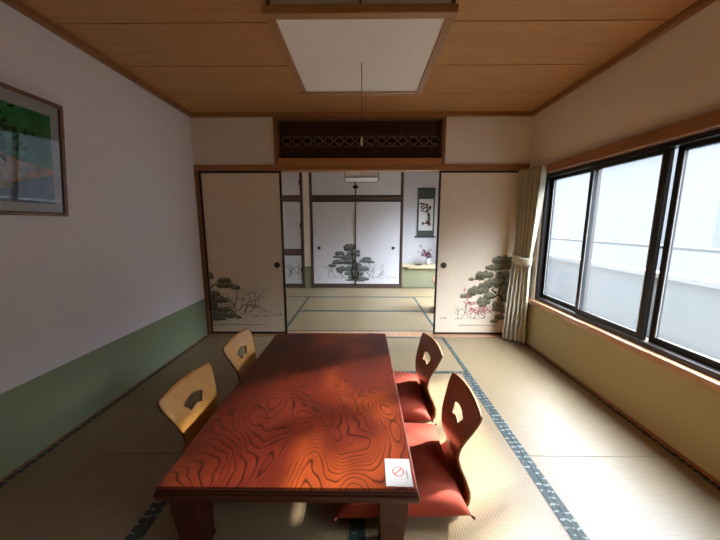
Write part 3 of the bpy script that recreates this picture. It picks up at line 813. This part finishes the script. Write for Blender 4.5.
# ------------------------------------------------------------------ legless floor chairs
PROF = [(-.36, .016), (-.30, .014), (-.20, .012), (-.10, .012), (-.055, .014), (-.022, .024), (-.004, .045), (.0, .075), (-.012, .12), (-.030, .165), (-.040, .21), (-.036, .26), (-.022, .31), (-.003, .36), (.016, .41), (.034, .455)]
def chair_proto(mat):
    P = [Vector((p[0], 0, p[1])) for p in PROF]
    # resample smoothly
    S = [0]
    for p, q in zip(P, P[1:]): S.append(S[-1] + (q - p).length)
    Ltot = S[-1]
    def at(s):
        s = min(max(s, 0), Ltot)
        i = 0
        while i < len(S) - 2 and S[i + 1] < s: i += 1
        u = (s - S[i]) / (S[i + 1] - S[i])
        p0, p1, p2, p3 = P[max(i - 1, 0)], P[i], P[i + 1], P[min(i + 2, len(P) - 1)]
        return .5 * ((2 * p1) + (p2 - p0) * u + (2 * p0 - 5 * p1 + 4 * p2 - p3) * u * u + (3 * p1 - p0 - 3 * p2 + p3) * u ** 3)
    sb = S[7]                                   # start of the back
    def halfw(s):
        if s < sb - .06: return .185 - (.03 * (1 - s / .08) if s < .08 else 0)
        keys = [(sb - .06, .185), (sb, .170), (sb + .09, .135), (sb + .14, .126), (sb + .20, .140), (sb + .28, .166), (sb + .345, .186), (sb + .368, .189), (Ltot, .191)]
        for (s0, w0), (s1, w1) in zip(keys, keys[1:]):
            if s <= s1:
                u = (s - s0) / (s1 - s0); u = u * u * (3 - 2 * u) if s1 < sb + .15 else u
                return w0 + (w1 - w0) * u
        return keys[-1][1]
    def part(nm, s0, s1, hole):
        edge = []; N = 44
        right = [(s0 + (s1 - s0) * i / N, halfw(s0 + (s1 - s0) * i / N)) for i in range(N + 1)]
        top = []
        if hole:                                # softly arched top with rounded corners
            right = [(s, w) for s, w in right if s < s1 - .026]
            for k in range(9):
                a_ = k / 8 * 1.35; top.append((s1 - .022 + .022 * math.sin(a_), .169 + .020 * math.cos(a_)))
            for w in (.14, .11, .075, .04, 0): top.append((s1 + .014 - .014 * (w / .17) ** 2, w))
            right = right + top
        loop = right + [(s, -w) for s, w in reversed(right) if w > 1e-6]
        pts = [Vector((s, t_)) for s, t_ in loop]
        edges = [(i, (i + 1) % len(pts)) for i in range(len(pts))]
        hl = []
        if hole:
            hs = s1 - .205; r0, r1, an = .068, .122, .62
            arc = [(hs + r1 * math.cos(-an + 2 * an * k / 14), r1 * math.sin(-an + 2 * an * k / 14)) for k in range(15)] + [(hs + r0 * math.cos(an - 2 * an * k / 10), r0 * math.sin(an - 2 * an * k / 10)) for k in range(11)]
            hl = arc; o = len(pts); pts += [Vector(p) for p in arc]; edges += [(o + i, o + (i + 1) % len(arc)) for i in range(len(arc))]
        def inside(p, poly):
            c = False; j = len(poly) - 1
            for i in range(len(poly)):
                if (poly[i][1] > p[1]) != (poly[j][1] > p[1]) and p[0] < (poly[j][0] - poly[i][0]) * (p[1] - poly[i][1]) / (poly[j][1] - poly[i][1]) + poly[i][0]: c = not c
                j = i
            return c
        st = .018; s = s0 + st / 2
        while s < s1:
            t_ = -.17
            while t_ < .175:
                if inside((s, t_), loop) and not (hl and inside((s, t_), hl)): pts.append(Vector((s, t_)))
                t_ += st
            s += st
        r = delaunay_2d_cdt(pts, edges, [], 0, 1e-5)
        V, Fc = r[0], r[2]
        m = MB(); keep = []
        for f_ in Fc:
            c_ = sum((V[i] for i in f_), Vector((0, 0))) / len(f_)
            if inside(c_, loop) and not (hl and inside(c_, hl)): keep.append(tuple(f_))
        vs = []
        for p in V:
            q = at(p[0])
            if p[0] > Ltot: d_ = (at(Ltot) - at(Ltot - .02)).normalized(); q = at(Ltot) + d_ * (p[0] - Ltot)
            # gentle curve of the backrest around the sitter
            bend = .30 * p[1] ** 2 * max(0, min(1, (p[0] - sb - .06) / .15))
            vs.append((q.x - bend, p[1], q.z))
        m.add(vs, keep, 0, True)
        return m, sb
    t = bpy.data.objects.new('floor_chair', None); COL.objects.link(t)
    for nm, s0, s1, hole in (('seat', 0, sb, False), ('backrest', sb, Ltot, True)):
        m, _ = part(nm, s0, s1, hole)
        o = m.build(nm, [mat, M['ply_edge']], t)
        bm = bmesh.new(); bm.from_mesh(o.data)
        bmesh.ops.remove_doubles(bm, verts=bm.verts, dist=1e-5)
        bm.to_mesh(o.data); bm.free()
        so = o.modifiers.new('ply', 'SOLIDIFY'); so.thickness = .012; so.offset = 0; so.material_offset_rim = 1
    return t

proto_r = chair_proto(M['chair_wood_red']); proto_l = chair_proto(M['chair_wood'])
G = 'legless floor chairs around the low table'
def chair(proto, first, x, y, rz, label, group=G):
    o = proto if first else copy_tree(proto)
    o.location = (x, y, 0); o.rotation_euler = (0, 0, rz)
    tag(o, label, 'floor chair', group); return o
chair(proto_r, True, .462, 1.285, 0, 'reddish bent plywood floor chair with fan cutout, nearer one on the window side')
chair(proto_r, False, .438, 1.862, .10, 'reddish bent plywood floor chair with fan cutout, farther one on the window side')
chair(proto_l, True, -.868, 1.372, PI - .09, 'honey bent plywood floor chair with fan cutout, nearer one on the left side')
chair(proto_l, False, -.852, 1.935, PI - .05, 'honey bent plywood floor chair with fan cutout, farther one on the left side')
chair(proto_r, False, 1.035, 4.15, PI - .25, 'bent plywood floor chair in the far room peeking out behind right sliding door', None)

# floor cushions
def cushion_proto():
    n = 28; h = .275; vs = []; fs = []
    def shape(u, v, top):
        # pinched outline with pointed corners
        cu, cv = abs(u), abs(v)
        pin = 1 - .055 * (1 - cv ** 2) * cu ** 6; pin2 = 1 - .055 * (1 - cu ** 2) * cv ** 6
        x, y = u * h * pin, v * h * pin2
        e = ((1 - u ** 4) * (1 - v ** 4)) ** .46
        dome = .062 * e * (1 + .25 * (1 - u * u) * (1 - v * v))
        wr = .0022 * math.sin(9 * u + 5 * v * v) * math.sin(7 * v + 2 * u) * e
        c = .012 * math.exp(-((u * u + v * v) / .01))
        return (x, y, .040 + dome + wr - c) if top else (x, y, .040 - min(dome, .040))
    for top in (True, False):
        for i in range(n + 1):
            for j in range(n + 1): vs.append(shape(-1 + 2 * i / n, -1 + 2 * j / n, top))
    o = (n + 1) ** 2
    for i in range(n):
        for j in range(n):
            q = (i * (n + 1) + j, (i + 1) * (n + 1) + j, (i + 1) * (n + 1) + j + 1, i * (n + 1) + j + 1)
            fs.append(q); fs.append(tuple(o + k for k in reversed(q)))
    t = bpy.data.objects.new('floor_cushion', None); COL.objects.link(t)
    m = MB().add(vs, fs, 0, True)
    ob = m.build('cover', M['cushion'], t)
    bm = bmesh.new(); bm.from_mesh(ob.data); bmesh.ops.remove_doubles(bm, verts=bm.verts, dist=1e-6); bmesh.ops.recalc_face_normals(bm, faces=bm.faces); bm.to_mesh(ob.data); bm.free()
    for sx in (-1, 1):
        for sy in (-1, 1):
            c_ = Vector((sx * h, sy * h, .040)); d_ = Vector((sx, sy, -.3)).normalized(); k_ = MB()
            for q in range(7):
                a_ = 2 * PI * q / 7; side = Vector((-sy, sx, 0)).normalized() * math.cos(a_) * .006 + Vector((0, 0, 1)) * math.sin(a_) * .005
                k_.tube([c_ - d_ * .006, c_ + d_ * .008 + side * .6, c_ + d_ * .014 + side * .8], [.0022, .002, .0012], 5)
            k_.build('tassel', M['ink_maroon'], t)
    return t
cp = cushion_proto()
G = 'red floor cushions around the low table'
def cush(first, x, y, rz, label, z=.0195):
    o = cp if first else copy_tree(cp)
    o.location = (x, y, z); o.rotation_euler = (0, 0, rz); tag(o, label, 'cushion', G)
cush(True, .160, 1.300, .03, 'orange-red floor cushion on the nearer window-side chair')
cush(False, .148, 1.905, -.03, 'orange-red floor cushion on the farther window-side chair')
cush(False, -.545, 1.370, .02, 'red floor cushion on the nearer left-side chair, mostly under the table')
cush(False, -.545, 1.955, -.02, 'red floor cushion on the farther left-side chair, hidden under the table edge')

# ------------------------------------------------------------------ pendant lamps
def lamp(loc, w, d, h, label, lines=1, rh=.028, q=.034, fm='lamp_wood', pm='lamp_pane'):
    t = thing('pendant_lamp', label, 'ceiling lamp', loc)
    hw, hd = w / 2, d / 2
    r = MB()
    for z0, z1, o_ in ((0, rh, .0), (h - .02, h, .004)):
        r.box(-hw + o_, hw - o_, -hd + o_, -hd + q, z0, z1); r.box(-hw + o_, hw - o_, hd - q, hd - o_, z0, z1)
        r.box(-hw + o_, -hw + q, -hd + q, hd - q, z0, z1); r.box(hw - q, hw - o_, -hd + q, hd - q, z0, z1)
    r.build('frame', M[fm], t, .003)
    def bar(x, y, q=.004): box('mullion', x - q, x + q, y - q, y + q, .026, h - .018, M['lamp_dark'], t)
    for sx in (-1, 1):
        for sy in (-1, 1): bar(sx * (hw - .016), sy * (hd - .016), .007)
    for k in range(lines):
        f_ = (k + 1) / (lines + 1) * 2 - 1
        for s_ in (-1, 1): bar(f_ * hw, s_ * (hd - .010)); bar(s_ * (hw - .010), f_ * hd)
    e = .014
    for k, (x0, x1, y0, y1) in enumerate(((-hw + e, hw - e, -hd + e, -hd + e + .003), (-hw + e, hw - e, hd - e - .003, hd - e), (-hw + e, -hw + e + .003, -hd + e, hd - e), (hw - e - .003, hw - e, -hd + e, hd - e))):
        box('side_pane', x0, x1, y0, y1, rh - .002, h - .018, M[pm], t)
    box('diffuser', -hw + q - .002, hw - q + .002, -hd + q - .002, hd - q + .002, .006, .010, M['lamp_white'], t)
    box('top_cover', -hw + .02, hw - .02, -hd + .02, hd - .02, h - .012, h - .004, M['lamp_white'], t)
    top = CE - loc[2]
    MB().tube([(0, 0, h - .005), (0, 0, top - .03)], .004, 8).build('hanging_cord', M['cord'], t)
    MB().lathe([(.055, 0), (.055, -.02), (.035, -.032), (.006, -.034)], (0, 0, top), 24).build('ceiling_cap', M['lamp_white'], t)
    return t
k1 = lamp((-.010, 1.444, 1.936), .664, .648, .15, 'square pendant lamp with white diffuser and wooden frame over the low table', 1)
pc_ = MB().tube([(.003, 0, .006), (.003, 0, -.31)], .0016, 6).build('pull_cord', M['cord'], k1)
MB().lathe([(.003, .0), (.005, -.006), (.0055, -.030), (.004, -.036)], (.003, 0, -.31), 12).build('cord_knob', M['cord_end'], pc_)
lamp((-.022, 4.50, 1.870), .495, .495, .13, 'smaller square pendant lamp with dark frame hanging in the far room', 1, .010, .014, 'lamp_dark', 'lamp_white')

# ------------------------------------------------------------------ curtain
cu = thing('curtain', 'pale green pleated curtain tied back in the corner beside the window', 'curtain', (1.62, 2.95, 0))
def curtain_mesh():
    NU, NV = 170, 60; vs = []; fs = []
    top = [(-.050, .150), (.0, .05), (.050, -.150)]; tie = [(-.052, .125), (-.02, .04), (.030, -.055)]; bot = [(-.105, .115), (-.03, .045), (.052, -.055)]
    ztie = .875
    def lerp3(c, u):
        a_, b_, d_ = c
        return ((1 - u) ** 2 * a_[0] + 2 * u * (1 - u) * b_[0] + u * u * d_[0], (1 - u) ** 2 * a_[1] + 2 * u * (1 - u) * b_[1] + u * u * d_[1])
    for j in range(NV + 1):
        z = 1.765 - (1.765 - .012) * j / NV
        if z > ztie: w = ((z - ztie) / (1.765 - ztie)) ** .8; A, B = tie, top
        else: w = ((ztie - z) / ztie) ** .6; A, B = tie, bot
        for i in range(NU + 1):
            u = i / NU
            p, q = lerp3(A, u), lerp3(B, u)
            x, y = p[0] + (q[0] - p[0]) * w, p[1] + (q[1] - p[1]) * w
            amp = .020 + (.026 * w if z > ztie else .022 * w)
            k = 6
            ph = 2 * PI * k * u + .35 * math.sin(z * 3 + u * 4)
            a_ = amp * math.sin(ph) * (1 + .25 * math.sin(5 * u + z * 2)); b_ = amp * .35 * math.sin(2 * ph)
            if z > 1.72: a_ *= .8
            vs.append((x + a_ * .85 + b_ * .2, y + a_ * .45, z))
    for j in range(NV):
        for i in range(NU):
            fs.append((j * (NU + 1) + i, j * (NU + 1) + i + 1, (j + 1) * (NU + 1) + i + 1, (j + 1) * (NU + 1) + i))
    return MB().add(vs, fs, 0, True)
co = curtain_mesh().build('drape', M['curtain'], cu, fix=False)
so = co.modifiers.new('cloth', 'SOLIDIFY'); so.thickness = .002; so.offset = 0
tbk = MB(); n = 28; vs = []
for k in range(n):
    a_ = 2 * PI * k / n
    cxx, cyy = .0 + .052 * math.cos(a_), .033 + .112 * math.sin(a_)
    rr = cxx * math.cos(.35) - (cyy - .033) * math.sin(.35), .033 + cxx * math.sin(.35) + (cyy - .033) * math.cos(.35)
    for z in (.838, .866, .894, .918): vs.append((rr[0] - .01, rr[1], z + .02 * math.cos(a_ - 1)))
tbk.add(vs, [(k * 4 + i, ((k + 1) % n) * 4 + i, ((k + 1) % n) * 4 + i + 1, k * 4 + i + 1) for k in range(n) for i in range(3)], 0, True)
to = tbk.build('tieback', M['curtain'], cu, fix=False); s_ = to.modifiers.new('cloth', 'SOLIDIFY'); s_.thickness = .004

# ------------------------------------------------------------------ picture on the left wall
PW, PH = .80, .600
pt = thing('framed_picture', 'brown framed still life of a dark leafy plant on green, high on the left wall', 'picture', (XL + .012, 1.725 - PW / 2, 1.275))
tilt = .10
pt.rotation_euler = (0, tilt, 0)
a, b = PW / 2, PH
f = MB(); q = .020
f.box(-.0, .024, -a, a, 0, q); f.box(0, .024, -a, a, b - q, b); f.box(0, .024, -a, -a + q, q, b - q); f.box(0, .024, a - q, a, q, b - q)
f.build('frame', M['frame_brown'], pt, .003)
box('mat_board', .004, .010, -a + q - .002, a - q + .002, q - .002, b - q + .002, M['mat_board'], pt)
w0, w1, z0, z1 = -a + .062, a - .062, .065, b - .075
m = MB(); X = .0106
def pq(pts, gi, lay=0): m.add([(X + lay, w0 + (w1 - w0) * u, z0 + (z1 - z0) * v) for u, v in pts], [tuple(range(len(pts)))], gi)
pq([(0, 0), (1, 0), (1, 1), (0, 1)], 0)
pq([(0, .18), (.55, .12), (1, .34), (1, .40), (.80, .44), (.62, .50), (.5, .50), (0, .42)], 3, .0004)
pq([(.15, .16), (.72, .22), (.88, .40), (.70, .46), (.56, .47), (.15, .40)], 4, .0007)
pq([(0, 0), (1, 0), (1, .34), (.82, .24), (.55, .14), (0, .20)], 5, .0009)
pq([(.58, .10), (.72, .16), (.70, .22), (.60, .22)], 6, .0011)
rnd = random.Random(8)
for k in range(90):
    u = .62 + rnd.gauss(0, .11); v = .66 + rnd.gauss(0, .13)
    if v < .48 or v > .96 or u > .92: continue
    an = rnd.uniform(0, 2 * PI); l = rnd.uniform(.03, .075)
    du, dv = math.cos(an) * l, math.sin(an) * l * 1.3
    pq([(u, v), (u + du * .5 - dv * .22, v + dv * .5 + du * .22), (u + du, v + dv), (u + du * .5 + dv * .22, v + dv * .5 - du * .22)], rnd.choice((1, 1, 2)), .0012 + k * .00002)
m.build('painting', [M[k] for k in ('pic_green', 'pic_leaf', 'pic_leaf2', 'pic_ochre', 'pic_cloth', 'pic_grey', 'pic_gold')], pt, fix=False)
MB().poly([(.017, -a + q, q), (.017, a - q, q), (.017, a - q, b - q), (.017, -a + q, b - q)]).build('glass', M['glass'], pt, fix=False)

# ------------------------------------------------------------------ outside the windows
struct(box('ground', 1.9, 60, -40, 60, -3.2, -3.0, M['ground']))
bx = 2.60
struct(box('sun_block_wall', 6.0, 6.3, 5.4, 18, -3.0, 4.9, M['sun_block']))  # added wall, keeps direct sun out of the far room window
struct(box('balcony_floor', XR + .17, bx + .1, -3, 8, -.25, -.12, M['concrete']))
struct(box('balcony_parapet', bx, bx + .1, -3, 8, -.12, EYE - .168 * bx - .03, M['concrete']))
struct(box('balcony_cap', bx - .02, bx + .12, -3, 8, EYE - .168 * bx - .03, EYE - .168 * bx + .012, M['cap_white']))
hr = MB().tube([(bx + .05, -3, EYE - .0765 * bx), (bx + .05, 8, EYE - .0765 * bx)], .018, 10)
for k in (0, 11): hr.tube([(bx + .05, -2.7 + k * .95, EYE - .168 * bx), (bx + .05, -2.7 + k * .95, EYE - .0765 * bx)], .009, 8)
struct(hr.build('balcony_handrail', M['rail_grey']))

# ------------------------------------------------------------------ light
w = bpy.data.worlds.new('sky'); SC.world = w; w.use_nodes = True
nt = w.node_tree; bg = nt.nodes['Background']
tc = nt.nodes.new('ShaderNodeTexCoord'); sp = nt.nodes.new('ShaderNodeSeparateXYZ')
nt.links.new(tc.outputs['Generated'], sp.inputs[0])
r = nt.nodes.new('ShaderNodeValToRGB'); e = r.color_ramp.elements
e[0].position = .24; e[0].color = (.0116, .0146, .0190, 1); e[1].position = .60; e[1].color = (.90, .95, 1.0, 1)
nt.links.new(sp.outputs['Z'], r.inputs['Fac']); nt.links.new(r.outputs[0], bg.inputs['Color'])
bg.inputs['Strength'].default_value = 29.0
AZ, EL = math.radians(29), math.radians(25.5)
sd = bpy.data.lights.new('sun', 'SUN'); sd.energy = 23.0; sd.angle = math.radians(4); sd.color = (1, .89, .74)
so = bpy.data.objects.new('sun', sd); COL.objects.link(so)
dirv = Vector((-math.cos(EL) * math.cos(AZ), -math.cos(EL) * math.sin(AZ), -math.sin(EL)))
so.rotation_euler = dirv.to_track_quat('-Z', 'Y').to_euler(); so.location = (6, 4, 5)

# ------------------------------------------------------------------ camera and view
cam = bpy.data.cameras.new('camera'); cam.sensor_width = 36; cam.lens = 36 * F / 720; cam.clip_start = .02
co = bpy.data.objects.new('camera', cam); COL.objects.link(co)
co.location = (0, 0, EYE); co.rotation_euler = (PI / 2 - PITCH, 0, YAW)
SC.camera = co
vs_ = SC.view_settings
SC.display_settings.display_device = 'sRGB'
vs_.view_transform = 'Standard'; vs_.look = 'None'; vs_.exposure = 0.42; vs_.gamma = 1.0; vs_.use_curve_mapping = False
cy = SC.cycles
cy.use_denoising = True
cy.max_bounces = 12; cy.diffuse_bounces = 8; cy.glossy_bounces = 4; cy.transparent_max_bounces = 16; cy.transmission_bounces = 8
cy.sample_clamp_indirect = 6
cy.caustics_reflective = False
